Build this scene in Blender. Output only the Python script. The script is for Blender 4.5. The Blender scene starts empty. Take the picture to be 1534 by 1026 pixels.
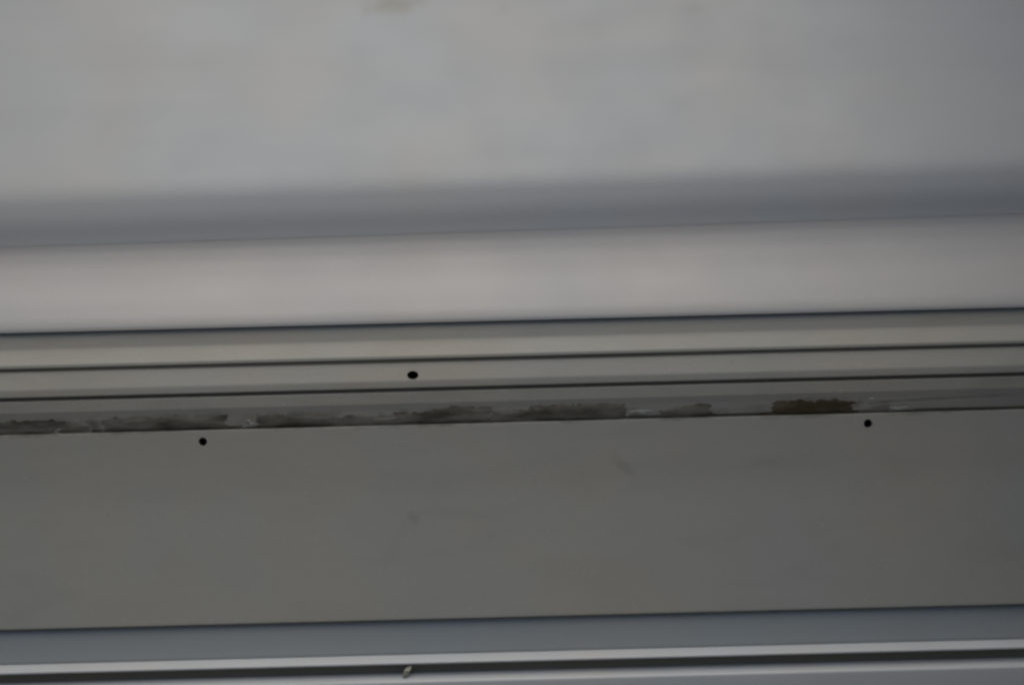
import bpy, bmesh, math, random
from mathutils import Matrix, Vector, noise

random.seed(7)
scene = bpy.context.scene
C = scene.collection

# ------------------------------------------------------------------ camera
S = 0.30 / 1534.0          # metres per photo pixel at the reference plane
D = 0.62                   # camera to reference plane
Z0 = 1.0                   # height of the view axis above ground
TILT = math.radians(1.46)  # camera held slightly rolled
cam_d = bpy.data.cameras.new("camera")
cam = bpy.data.objects.new("camera", cam_d)
C.objects.link(cam)
cam_d.sensor_width = 36
cam_d.lens = 36 * D / 0.30
cam_d.clip_start = 0.01
cam_d.clip_end = 200
cam.matrix_world = (Matrix.Translation((0, -D, Z0)) @ Matrix.Rotation(math.pi / 2, 4, 'X')
                    @ Matrix.Rotation(-TILT, 4, 'Z'))
cam_d.dof.use_dof = True
cam_d.dof.focus_distance = D - 0.006
cam_d.dof.aperture_fstop = 3.6
scene.camera = cam
scene.cycles.filter_width = 2.6   # a soft lens

# ------------------------------------------------------------------ light
SUN_EL, SUN_AZ = math.radians(74), math.radians(25)   # azimuth: to the right of the camera's back
world = bpy.data.worlds.new("World")
scene.world = world
world.use_nodes = True
nt = world.node_tree
sky = nt.nodes.new("ShaderNodeTexSky")
sky.sky_type = 'NISHITA'
sky.sun_disc = False
sky.sun_elevation = SUN_EL
sky.dust_density = 2.2
sky.air_density = 1.0
sky.ozone_density = 1.0
bg = nt.nodes["Background"]
nt.links.new(sky.outputs[0], bg.inputs[0])
bg.inputs[1].default_value = 0.06
to_sun = Vector((math.sin(SUN_AZ) * math.cos(SUN_EL), -math.cos(SUN_AZ) * math.cos(SUN_EL), math.sin(SUN_EL)))
sky.sun_rotation = math.atan2(to_sun.x, to_sun.y)
sun_d = bpy.data.lights.new("sun", 'SUN')
sun_d.energy = 1.5
sun_d.angle = math.radians(70)
sun_d.color = (1.0, 0.95, 0.835)
sun = bpy.data.objects.new("sun", sun_d)
C.objects.link(sun)
sun.rotation_euler = to_sun.to_track_quat('Z', 'Y').to_euler()
scene.view_settings.view_transform = 'Standard'
scene.view_settings.look = 'None'
scene.view_settings.exposure = 0.10
scene.view_settings.gamma = 1.0

# ------------------------------------------------------------------ helpers
X0, X1 = -0.27, 0.205      # run of every profile along x
BACK = 0.075               # back of the whole build-up
rot_c, rot_s = math.cos(TILT), math.sin(TILT)


def level(px, py):
    """photo pixel -> level (unrolled) pixel about the picture centre"""
    dx, dy = px - 767, py - 513
    return 767 + dx * rot_c - dy * rot_s, 513 + dx * rot_s + dy * rot_c


def pz(ly, d):
    return Z0 + (513 - ly) * S * (D + d) / D


def pxx(lx, d):
    return (lx - 767) * S * (D + d) / D


# the crease runs slightly steeper than the trim below it
Z_SK0, Z_SK1 = pz(440, 0.006), pz(350, 0.03)
SKEW = 0.0075


def fillet(pts, n=7):
    """pts: (depth, z, radius) -> rounded polyline of (depth, z)"""
    out = []
    for i, (d, z, r) in enumerate(pts):
        if r <= 0 or i in (0, len(pts) - 1):
            out.append((d, z)); continue
        p = Vector((d, z)); a = Vector(pts[i - 1][:2]); b = Vector(pts[i + 1][:2])
        u, v = (a - p).normalized(), (b - p).normalized()
        ang = u.angle(v)
        if ang > 3.12:
            out.append((d, z)); continue
        t = min(r / math.tan(ang / 2), 0.49 * (a - p).length, 0.49 * (b - p).length)
        p0, p1 = p + u * t, p + v * t
        for k in range(n + 1):
            f = k / n
            q = p0 * (1 - f) ** 2 + p * 2 * f * (1 - f) + p1 * f * f
            out.append((q.x, q.y))
    return out


def link(name, me, parent=None):
    o = bpy.data.objects.new(name, me)
    C.objects.link(o)
    if parent:
        o.parent = parent
    return o


def shade(me, angle=32):
    for p in me.polygons:
        p.use_smooth = True
    me.set_sharp_from_angle(angle=math.radians(angle))


def tag(o, label=None, cat=None, group=None, kind=None):
    if label: o['label'] = label
    if cat: o['category'] = cat
    if group: o['group'] = group
    if kind or cat: o['kind'] = kind or 'thing'
    return o


def thing(name, label, cat, loc):
    o = bpy.data.objects.new(name, None)
    o.empty_display_size = 0.02
    C.objects.link(o)
    o.location = loc
    return tag(o, label, cat)


HOLE_FLAT = {'trim_strip': 0.74}      # the hole in the middle strip is a short oval


def strip(name, front, mat, parent=None, back=None, holes=(), skew=0.0, wave=0.00012, seed=0, nx=70):
    """front: list of (level_y, depth, fillet radius) top to bottom; a closed solid run along x.
    skew tilts the inner profile points (a fold that does not run quite parallel)."""
    back = BACK if back is None else back
    pts = [(d, pz(y, d), r) for (y, d, r) in front]
    poly = fillet(pts)
    top, bot = poly[0], poly[-1]
    outline = [(back, top[1])] + poly + [(back, bot[1])]
    xs = [X0 + (X1 - X0) * i / nx for i in range(nx + 1)]
    for hx, hz, hr in holes:
        xs += [hx - hr * 2, hx - hr * 1.3, hx + hr * 1.3, hx + hr * 2]
    xs.sort()
    bm = bmesh.new()
    rings = []
    for x in xs:
        ring = []
        for k, (d, z) in enumerate(outline):
            inner = 0 < k < len(outline) - 1
            w = wave * noise.noise(Vector((x * 14, z * 9, seed * 3.1))) if inner else 0
            zz = z + skew * x * max(0.0, min(1.0, (z - Z_SK0) / (Z_SK1 - Z_SK0)))
            ring.append(bm.verts.new((x, d + w, zz)))
        rings.append(ring)
    n = len(outline)
    for a, b in zip(rings, rings[1:]):
        for k in range(n):
            j = (k + 1) % n
            bm.faces.new((a[k], a[j], b[j], b[k]))
    bm.faces.new(rings[0][::-1]); bm.faces.new(rings[-1])
    bmesh.ops.recalc_face_normals(bm, faces=bm.faces)
    me = bpy.data.meshes.new(name)
    bm.to_mesh(me); bm.free()
    o = bpy.data.objects.new(name, me)
    C.objects.link(o)
    if holes:
        cb = bmesh.new()
        for hx, hz, hr in holes:
            bmesh.ops.create_cone(cb, cap_ends=True, segments=28, radius1=hr, radius2=hr, depth=0.05,
                                  matrix=Matrix.Translation((hx, -0.008, hz)) @ Matrix.Diagonal((1, 1, HOLE_FLAT.get(name, 1), 1)) @ Matrix.Rotation(math.pi / 2, 4, 'X'))
        cm = bpy.data.meshes.new("cutter"); cb.to_mesh(cm); cb.free()
        co = bpy.data.objects.new("cutter", cm); C.objects.link(co)
        m = o.modifiers.new("holes", 'BOOLEAN'); m.object = co; m.operation = 'DIFFERENCE'; m.solver = 'EXACT'
        dg = bpy.context.evaluated_depsgraph_get()
        nm = bpy.data.meshes.new_from_object(o.evaluated_get(dg))
        o.modifiers.clear(); o.data = nm; nm.name = name
        bpy.data.objects.remove(co); bpy.data.meshes.remove(me)
        me = nm
    shade(me)
    me.materials.clear(); me.materials.append(mat)
    if parent:
        o.parent = parent
        o.matrix_parent_inverse = Matrix.Translation(parent.location).inverted()
    return o


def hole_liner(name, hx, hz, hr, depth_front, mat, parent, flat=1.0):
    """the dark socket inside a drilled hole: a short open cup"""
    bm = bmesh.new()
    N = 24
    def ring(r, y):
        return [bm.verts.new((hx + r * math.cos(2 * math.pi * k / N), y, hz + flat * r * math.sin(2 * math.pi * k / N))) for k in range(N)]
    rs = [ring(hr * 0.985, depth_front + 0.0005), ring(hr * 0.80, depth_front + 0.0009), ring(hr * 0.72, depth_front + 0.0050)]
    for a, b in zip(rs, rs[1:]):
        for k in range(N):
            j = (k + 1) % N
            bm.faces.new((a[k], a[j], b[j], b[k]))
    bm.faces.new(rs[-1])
    me = bpy.data.meshes.new(name); bm.to_mesh(me); bm.free()
    me.materials.append(mat); shade(me)
    o = link(name, me, parent)
    o.matrix_parent_inverse = parent.matrix_world.inverted() if parent.type == 'EMPTY' else Matrix()
    if parent.parent:
        o.matrix_parent_inverse = Matrix()
    return o


# ------------------------------------------------------------------ materials
def paint(name, col, rough=0.45, mottling=0.05, stains=(), grime=0.0, spec=0.4, streak=0.04, cloud=0.11):
    m = bpy.data.materials.new(name); m.use_nodes = True
    n, l = m.node_tree.nodes, m.node_tree.links
    b = n["Principled BSDF"]
    b.inputs["Roughness"].default_value = rough
    b.inputs["Specular IOR Level"].default_value = spec
    geo = n.new("ShaderNodeNewGeometry")
    pos = geo.outputs["Position"]

    def noise_tex(scale, detail=3, stretch=None, dist=0.0):
        t = n.new("ShaderNodeTexNoise"); t.inputs["Scale"].default_value = scale
        t.inputs["Detail"].default_value = detail; t.inputs["Distortion"].default_value = dist
        src = pos
        if stretch:
            mp = n.new("ShaderNodeMapping"); mp.inputs["Scale"].default_value = stretch
            l.new(pos, mp.inputs[0]); src = mp.outputs[0]
        l.new(src, t.inputs[0])
        return t.outputs["Fac"]

    def mrange(v, a, b_, c, d):
        r = n.new("ShaderNodeMapRange"); r.clamp = True
        for i, x in enumerate((a, b_, c, d)):
            r.inputs[i + 1].default_value = x
        l.new(v, r.inputs[0]); return r.outputs[0]

    def mix(f, a, b_, mode='MIX'):
        x = n.new("ShaderNodeMix"); x.data_type = 'RGBA'; x.blend_type = mode
        if isinstance(f, float): x.inputs[0].default_value = f
        else: l.new(f, x.inputs[0])
        for s, v in ((6, a), (7, b_)):
            if isinstance(v, tuple): x.inputs[s].default_value = (*v, 1)
            else: l.new(v, x.inputs[s])
        return x.outputs[2]

    cool = tuple(c * k for c, k in zip(col, (1 - mottling, 1.0, 1 + mottling)))
    warm = tuple(c * k for c, k in zip(col, (1 + mottling, 1.0, 1 - mottling)))
    c = mix(mrange(noise_tex(22, 2), .35, .65, 0, 1), cool, warm)
    # faint handling streaks along the run, and fine dust specks
    c = mix(mrange(noise_tex(60, 4, (0.12, 1, 1)), .45, .75, 0, streak * 4), c, tuple(x * 0.72 for x in col))
    c = mix(mrange(noise_tex(900, 2), .68, .78, 0, 0.12 + grime), c, (0.10, 0.09, 0.07))
    c = mix(mrange(noise_tex(9, 4, None, 1.0), 0.40, .68, 0, cloud), c, tuple(x * 0.80 for x in col))
    c = mix(mrange(noise_tex(520, 3, (1, 1, 0.10)), .66, .80, 0, 0.10), c, tuple(x * 0.6 for x in col))
    c = mix(mrange(noise_tex(1400, 1), .70, .76, 0, 0.22), c, (0.85, 0.84, 0.80))
    if grime:
        c = mix(mrange(noise_tex(120, 5, (0.25, 1, 1), 0.6), .50, .72, 0, grime), c, (0.12, 0.11, 0.085))
    for (sx, sz, rx, rz, colr, amt, ang) in stains:
        mp = n.new("ShaderNodeMapping"); mp.vector_type = 'TEXTURE'
        mp.inputs["Location"].default_value = (sx, 0, sz)
        mp.inputs["Rotation"].default_value = (0, ang, 0)
        mp.inputs["Scale"].default_value = (rx, 10, rz)
        l.new(pos, mp.inputs[0])
        g = n.new("ShaderNodeVectorMath"); g.operation = 'LENGTH'; l.new(mp.outputs[0], g.inputs[0])
        ed = noise_tex(260, 5)
        ad = n.new("ShaderNodeMath"); ad.operation = 'MULTIPLY_ADD'
        l.new(ed, ad.inputs[0]); ad.inputs[1].default_value = 1.6; l.new(g.outputs["Value"], ad.inputs[2])
        c = mix(mrange(ad.outputs[0], 1.05, 1.75, amt, 0), c, colr)
    l.new(c, b.inputs["Base Color"])
    l.new(mrange(noise_tex(45, 4), .3, .7, rough - .07, rough + .09), b.inputs["Roughness"])
    bp = n.new("ShaderNodeBump"); bp.inputs["Strength"].default_value = 0.12
    bp.inputs["Distance"].default_value = 0.0004
    l.new(noise_tex(420, 4), bp.inputs["Height"])
    l.new(bp.outputs[0], b.inputs["Normal"])
    return m


def plain(name, col, rough=0.8, col2=None, scale=700, spec=0.2):
    m = bpy.data.materials.new(name); m.use_nodes = True
    n, l = m.node_tree.nodes, m.node_tree.links
    b = n["Principled BSDF"]; b.inputs["Roughness"].default_value = rough
    b.inputs["Specular IOR Level"].default_value = spec
    b.inputs["Base Color"].default_value = (*col, 1)
    if col2:
        t = n.new("ShaderNodeTexNoise"); t.inputs["Scale"].default_value = scale; t.inputs["Detail"].default_value = 5
        g = n.new("ShaderNodeNewGeometry"); mp = n.new("ShaderNodeMapping"); mp.inputs["Scale"].default_value = (0.3, 1, 1)
        l.new(g.outputs["Position"], mp.inputs[0]); l.new(mp.outputs[0], t.inputs[0])
        r = n.new("ShaderNodeValToRGB"); r.color_ramp.elements[0].position = .38; r.color_ramp.elements[1].position = .64
        r.color_ramp.elements[0].color = (*col, 1); r.color_ramp.elements[1].color = (*col2, 1)
        l.new(t.outputs["Fac"], r.inputs[0]); l.new(r.outputs[0], b.inputs["Base Color"])
    return m


def at(px, py, d):
    lx, ly = level(px, py)
    return pxx(lx, d), pz(ly, d)


def stain(px, py, d, rx, ry, col, amt, ang=0.0):
    x, z = at(px, py, d)
    return (x, z, rx * S * 1.1, ry * S * 1.1, col, amt, ang)


OLIVE, GREY = (0.20, 0.185, 0.11), (0.22, 0.215, 0.205)
M_upper = paint("upper_panel_paint", (0.508, 0.522, 0.537), 0.42, 0.02, cloud=0.05, stains=[
    stain(588, 6, 0.078, 62, 26, (0.26, 0.215, 0.09), 0.34), stain(755, 14, 0.076, 14, 14, GREY, 0.12),
    stain(1040, 15, 0.076, 26, 12, GREY, 0.16)])
M_ledge = paint("ledge_paint", (0.537, 0.524, 0.518), 0.40, 0.015, cloud=0.04)
M_trim = paint("trim_paint", (0.460, 0.442, 0.395), 0.5, 0.03, grime=0.10)
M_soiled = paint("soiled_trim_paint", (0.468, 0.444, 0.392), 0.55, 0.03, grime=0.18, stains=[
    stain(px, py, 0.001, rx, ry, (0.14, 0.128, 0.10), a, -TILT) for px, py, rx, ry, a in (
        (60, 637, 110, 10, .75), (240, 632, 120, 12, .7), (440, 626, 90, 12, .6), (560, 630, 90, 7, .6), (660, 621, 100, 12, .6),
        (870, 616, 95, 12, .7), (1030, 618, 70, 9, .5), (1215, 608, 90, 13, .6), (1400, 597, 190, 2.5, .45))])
M_lower = paint("lower_panel_paint", (0.468, 0.453, 0.406), 0.5, 0.03, grime=0.06, stains=[
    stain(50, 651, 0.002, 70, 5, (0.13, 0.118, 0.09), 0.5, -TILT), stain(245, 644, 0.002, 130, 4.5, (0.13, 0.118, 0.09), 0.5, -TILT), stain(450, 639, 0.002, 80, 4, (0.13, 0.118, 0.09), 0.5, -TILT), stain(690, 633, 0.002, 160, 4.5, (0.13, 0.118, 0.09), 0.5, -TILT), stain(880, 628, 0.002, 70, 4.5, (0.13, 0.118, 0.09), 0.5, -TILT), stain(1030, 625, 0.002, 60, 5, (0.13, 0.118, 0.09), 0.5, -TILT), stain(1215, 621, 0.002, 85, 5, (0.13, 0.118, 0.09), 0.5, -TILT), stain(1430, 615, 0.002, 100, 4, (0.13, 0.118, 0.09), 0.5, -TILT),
    stain(935, 697, 0.003, 30, 11, (0.2, 0.19, 0.16), 0.20, 0.75), stain(622, 775, 0.003, 13, 12, (0.18, 0.18, 0.18), 0.2),
    stain(592, 815, 0.003, 12, 40, (0.27, 0.25, 0.21), 0.08, 0.5), stain(1146, 690, 0.003, 40, 10, (0.25, 0.23, 0.2), 0.1, 0.1)])
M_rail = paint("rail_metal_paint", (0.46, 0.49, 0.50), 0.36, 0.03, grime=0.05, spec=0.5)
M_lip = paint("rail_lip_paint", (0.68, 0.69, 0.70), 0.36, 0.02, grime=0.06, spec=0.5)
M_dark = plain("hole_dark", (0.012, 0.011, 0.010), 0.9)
M_gap = plain("joint_sealant", (0.33, 0.30, 0.25), 0.9)
M_seal = plain("pale_sealant", (0.52, 0.52, 0.51), 0.8)
M_dirt = plain("dirt", (0.105, 0.094, 0.072), 0.95, (0.27, 0.252, 0.212), 300)
M_dirt_brown = plain("dirt_brown", (0.095, 0.075, 0.045), 0.95, (0.17, 0.14, 0.10), 300)
M_flake = plain("chipped_paint", (0.45, 0.44, 0.41), 0.7, (0.30, 0.29, 0.26), 900)
M_tan = plain("tan_debris", (0.68, 0.66, 0.56), 0.8, (0.55, 0.53, 0.44), 500)
M_shade_wall = plain("shade_wall_finish", (0.20, 0.195, 0.185), 0.9, (0.25, 0.245, 0.235), 120)  # finish of the two added side walls

# ------------------------------------------------------------------ wall behind, added shade walls beside
def box(name, lo, hi, mat):
    bm = bmesh.new()
    bmesh.ops.create_cube(bm, size=1)
    for v in bm.verts:
        v.co = Vector([(lo[i] + hi[i]) / 2 + v.co[i] * (hi[i] - lo[i]) for i in range(3)])
    bmesh.ops.bevel(bm, geom=bm.edges[:], offset=0.002, segments=2, affect='EDGES')
    me = bpy.data.meshes.new(name); bm.to_mesh(me); bm.free(); me.materials.append(mat)
    return link(name, me)


tag(box("wall", (X0, 0.152, 0.80), (X1, 0.24, 1.30), M_gap), kind='structure')
tag(box("shade_wall", (X1 + 0.0005, -0.22, 0.78), (X1 + 0.12, 0.20, 1.55), M_shade_wall), kind='structure')  # invented wall out of view, added to darken the right end

tag(box("shade_wall", (X0 - 0.12, -0.22, 0.78), (X0 - 0.0005, 0.20, 1.55), M_shade_wall), kind='structure')  # second added wall, also unseen, dims the left end

# ------------------------------------------------------------------ upper panel and rounded ledge
def slope_run(y_from, y_to, d_from, knots, step=5):
    """profile from y_from up to y_to: the lean (degrees back from upright) is read off knots (y, lean)"""
    ys, d, out = y_from, d_from, [(y_from, d_from, 0)]
    while ys > y_to + 1e-6:
        h = min(step, ys - y_to); ym = ys - h / 2
        lean = knots[-1][1]
        for (ya, la), (yb, lb) in zip(knots, knots[1:]):
            if ya >= ym >= yb:
                f = (ya - ym) / (ya - yb); f = f * f * (3 - 2 * f)
                lean = la + (lb - la) * f
                break
        d += h * S * math.tan(math.radians(lean)); ys -= h
        out.append((ys, d, 0))
    return out[::-1]


ledge_run = slope_run(480, 342, 0.0036, [(480, -8), (474, 22), (455, 40), (425, 47), (390, 36), (365, 23), (350, 9), (342, 5)], 3)
D_CREASE = ledge_run[1][1]
ledge = strip("rounded_ledge", ledge_run + [(480.8, 0.009, 0)], M_ledge, seed=1, skew=SKEW)
tag(ledge, "bright rounded ledge with soft lower lip between the crease and the grooved trim", "ledge")

upper_run = slope_run(345.5, -330, D_CREASE - 0.0001, [(345.5, 5), (328, 2), (292, 15), (245, 43), (190, 47), (-330, 47)], 5)
upper = strip("upper_panel", upper_run, M_upper, seed=1, back=0.150, skew=SKEW)
tag(upper, "smooth pale grey panel with faint olive stain, curving into a dark bluish crease", "panel")

# ------------------------------------------------------------------ grooved trim
trim = thing("grooved_trim", "grey trim of three long strips split by thin dark grooves", "trim", (0, BACK, pz(631, 0)))
strip("trim_strip", [
    (484.4, 0.012, 0), (485.0, 0.0046, 0.0004), (506, 0.0039, 0.003), (512, 0.0032, 0.002), (529, 0.0010, 0.0012), (534.8, 0.0009, 0.0005), (535.2, 0.012, 0)],
    M_trim, trim, seed=3)['label'] = "upper trim strip with a brighter lower edge"
for y0, y1, d in ((481.5, 486, 0.0047), (534.5, 539, 0.0016), (577.8, 582.8, 0.0010), (627.8, 633, 0.0029)):
    strip("groove_seal", [(y0, d, 0), (y1, d, 0)], M_seal if y0 < 500 else M_gap, trim, back=0.02, nx=2)
mid_hole = at(618, 562, -0.001)
HR1, HR2 = 8.6 * S, 6.4 * S
mid = strip("trim_strip", [
    (538.2, 0.012, 0), (538.8, 0.0016, 0.0005), (552, 0.0007, 0.003), (566, -0.0003, 0.003), (578.2, -0.0004, 0.0006), (578.6, 0.012, 0)],
    M_trim, trim, seed=4, holes=[(mid_hole[0], mid_hole[1], HR1)])
mid['label'] = "middle trim strip with one small round hole"
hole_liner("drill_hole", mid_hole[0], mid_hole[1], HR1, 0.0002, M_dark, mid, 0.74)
low_front = [(582.0, 0.012, 0), (582.5, 0.0002, 0.0005), (600, 0.0003, 0.002), (610, 0.0008, 0.001), (628.4, 0.0015, 0.0006), (628, 0.012, 0)]
strip("trim_strip", low_front, M_soiled, trim, seed=5)['label'] = "lowest trim strip, undercut and soiled along its bottom edge"

# ------------------------------------------------------------------ wide lower panel
h1, h2 = at(305, 661, 0.003), at(1299, 634, 0.003)
low_run = slope_run(923.2, 632.3, -0.0012, [(923.2, -20), (921.5, 4.0), (780, 3.6), (690, 0.5), (634.5, -0.5), (632.3, 18)], 2.2)
lower = strip("lower_panel", [
    (631.5, 0.014, 0)] + low_run + [(923.9, 0.014, 0)],
    M_lower, seed=6, holes=[(h1[0], h1[1], HR2), (h2[0], h2[1], HR2)])
tag(lower, "wide flat dull grey panel with two small holes along its top edge", "panel")
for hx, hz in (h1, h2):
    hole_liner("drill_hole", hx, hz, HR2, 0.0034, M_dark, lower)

# ------------------------------------------------------------------ bottom rail
rail = thing("bottom_rail", "grey rail at the bottom edge with two bright lips and a dark slot", "rail", (0, BACK, pz(1080, 0)))
strip("face_strip", [
    (926.6, 0.014, 0), (927.2, 0.0002, 0.0006), (972, 0.0000, 0.0004), (975.8, 0.0002, 0.0), (975.85, 0.012, 0)],
    M_rail, rail, seed=7)['label'] = "bluish grey flat strip of the rail"
strip("rail_lip", [
    (975.9, 0.0075, 0), (976.0, 0.0003, 0.0), (987.5, -0.0030, 0.0010), (991.0, -0.0030, 0.0005), (991.4, 0.014, 0)],
    M_lip, rail, seed=8)
strip("rail_lip", [
    (1002.0, 0.014, 0), (1003.2, 0.0006, 0.0008), (1016, -0.0042, 0.0012), (1030, -0.0042, 0.001), (1095, -0.0040, 0.002), (1095.5, 0.014, 0)],
    M_lip, rail, seed=9)
strip("groove_seal", [(922, 0.0004, 0), (928, 0.0004, 0)], M_seal, rail, back=0.02, nx=2)
strip("slot_floor", [(990.6, 0.0018, 0), (1003.2, 0.0018, 0)], M_gap, rail, seed=10, back=0.03)

# ------------------------------------------------------------------ dirt caught under the trim
def trim_depth(ly):
    p = [(583, 0.0002), (600, 0.0003), (610, 0.0008), (628.4, 0.0015), (631, 0.0018), (640, 0.0022), (700, 0.0022)]
    for (a, da), (b, db) in zip(p, p[1:]):
        if ly <= b:
            return da + (db - da) * max(0, (ly - a)) / (b - a)
    return p[-1][1]


def patch(name, px0, px1, ly0, ly1, thick, mat, label, cat, seed, group=None, rag=0.45, taper=22.0, dfun=trim_depth, freq=0.09):
    """low relief crust with ragged outline, lying on the strip (level_y band ly0..ly1)"""
    nx, ny = max(10, int((px1 - px0) / 2.0)), 12
    bm = bmesh.new()
    grid = []
    for i in range(nx + 1):
        row = []
        u = i / nx
        px = px0 + (px1 - px0) * u
        lx = level(px, (ly0 + ly1) / 2)[0]
        for j in range(ny + 1):
            v = j / ny
            ly = ly0 + (ly1 - ly0) * v
            ends = min(1.0, min(u, 1 - u) * (px1 - px0) / taper)
            top = 0.05 + rag * (0.55 + 1.1 * noise.noise(Vector((lx * 0.016, seed, 1.3)))) + 0.09 * noise.noise(Vector((lx * freq * 1.5, seed, 7.7)))
            nz = noise.fractal(Vector((lx * freq * 0.55, ly * 0.34, seed * 5.7)), 0.9, 2.0, 4)
            top += (0.5 * (1 - ends) ** 1.5 if taper > 30 else 0)
            m = min((v - top) * 3.0, (1 - v) * 7.0, ends * 1.3 - 0.25) + 0.42 * nz - 0.10
            h = thick * max(-0.5, min(0.5, m)) * 1.2 * (0.85 + 0.15 * noise.noise(Vector((lx * .08, ly * .5, seed))))
            d = dfun(ly) - h
            row.append(bm.verts.new((pxx(lx, d), d, pz(ly, d))))
        grid.append(row)
    for i in range(nx):
        for j in range(ny):
            bm.faces.new((grid[i][j], grid[i + 1][j], grid[i + 1][j + 1], grid[i][j + 1]))
    # close the back, buried in the strip
    edge = [grid[i][0] for i in range(nx + 1)] + [grid[nx][j] for j in range(1, ny + 1)] + \
           [grid[i][ny] for i in range(nx - 1, -1, -1)] + [grid[0][j] for j in range(ny - 1, 0, -1)]
    bk = [bm.verts.new((v.co.x, v.co.y + 0.0012, v.co.z)) for v in edge]
    for k in range(len(edge)):
        j = (k + 1) % len(edge)
        bm.faces.new((edge[k], edge[j], bk[j], bk[k]))
    bmesh.ops.recalc_face_normals(bm, faces=bm.faces)
    me = bpy.data.meshes.new(name); bm.to_mesh(me); bm.free()
    me.materials.append(mat); shade(me, 60)
    return tag(link(name, me), label, cat, group)


G = "dirt crusts along the seam under the trim"
for (a, b, y0, y1, th, mt, lab, rg) in [
    (-40, 138, 606, 632, .0003, M_dirt, "long dull dirt crust at the far left end of the seam", .35),
    (150, 345, 605, 631, .0003, M_dirt, "dark dirt crust directly above the left hole of the wide panel", .25),
    (378, 505, 607, 631, .0003, M_dirt, "dark dirt crust just right of the pale paint chip", .35),
    (500, 600, 615, 632, .0003, M_dirt, "thin low dirt smear diagonally below left of the middle strip's hole", .40),
    (588, 738, 605, 632, .0003, M_dirt, "ragged dirt crust directly below the middle strip's hole", .35),
    (735, 800, 612, 632, .0003, M_dirt, "short thin dirt patch touching the left end of the thick crust", .40),
    (790, 945, 604, 632, .0003, M_dirt, "thick dark dirt crust just left of the bare gap in the seam", .22),
    (980, 1072, 610, 633, .0003, M_dirt, "small broken dirt crust just right of the bare gap in the seam", .55),
    (1140, 1298, 605, 632, .0003, M_dirt_brown, "largest brown dirt clump, ending beside the right hole", .12),
    (1280, 1345, 613, 632, .0003, M_dirt, "tiny dirt smear directly above the right hole", .85),
]:
    patch("dirt_crust", a, b, y0, y1, th, mt, lab, "dirt", a * 0.37, G, rg, 46.0 if mt is M_dirt_brown else 22.0)

patch("paint_chip", 362, 384, 616, 630, .0009, M_flake, "pale chip of paint in the dirt seam right of the left hole", "paint chip", 3.3, None, .1, freq=.2)
patch("paint_chip", 936, 984, 617, 627, .0005, M_flake, "long pale paint flake in the bare gap between two dark crusts", "paint chip", 4.4, None, .2, freq=.2)
patch("paint_chip", 1294, 1316, 606, 618, .0006, M_flake, "pale paint chip beside the brown clump above the right hole", "paint chip", 2.2, None, .1, freq=.2)
patch("paint_chip", 1322, 1372, 622, 630, .0004, M_flake, "thin pale paint flake at the seam right of the right hole", "paint chip", 6.2, None, .2, freq=.2)
patch("paint_chip", 74, 96, 622, 636, .0007, M_flake, "small grey paint chip at the seam near the left edge", "paint chip", 8.1, None, .15, freq=.2)

# crumb bridging the dark slot of the rail
def crumb():
    bm = bmesh.new()
    x, z = at(610, 1004, -0.001)
    bmesh.ops.create_icosphere(bm, subdivisions=4, radius=1)
    for v in bm.verts:
        k = 1 + 0.38 * noise.fractal(v.co * 1.7 + Vector((4, 1, 2)), 1, 2, 3)
        c = v.co * k
        v.co = Vector((x + c.x * 4.2 * S + c.z * 5.5 * S, -0.0014 + c.y * 0.0020, z + c.z * 9.5 * S))
    me = bpy.data.meshes.new("debris_sliver"); bm.to_mesh(me); bm.free()
    me.materials.append(M_tan); shade(me, 70)
    return link("debris_sliver", me)


tag(crumb(), "small pale sliver of debris bridging the dark slot of the bottom rail", "debris")
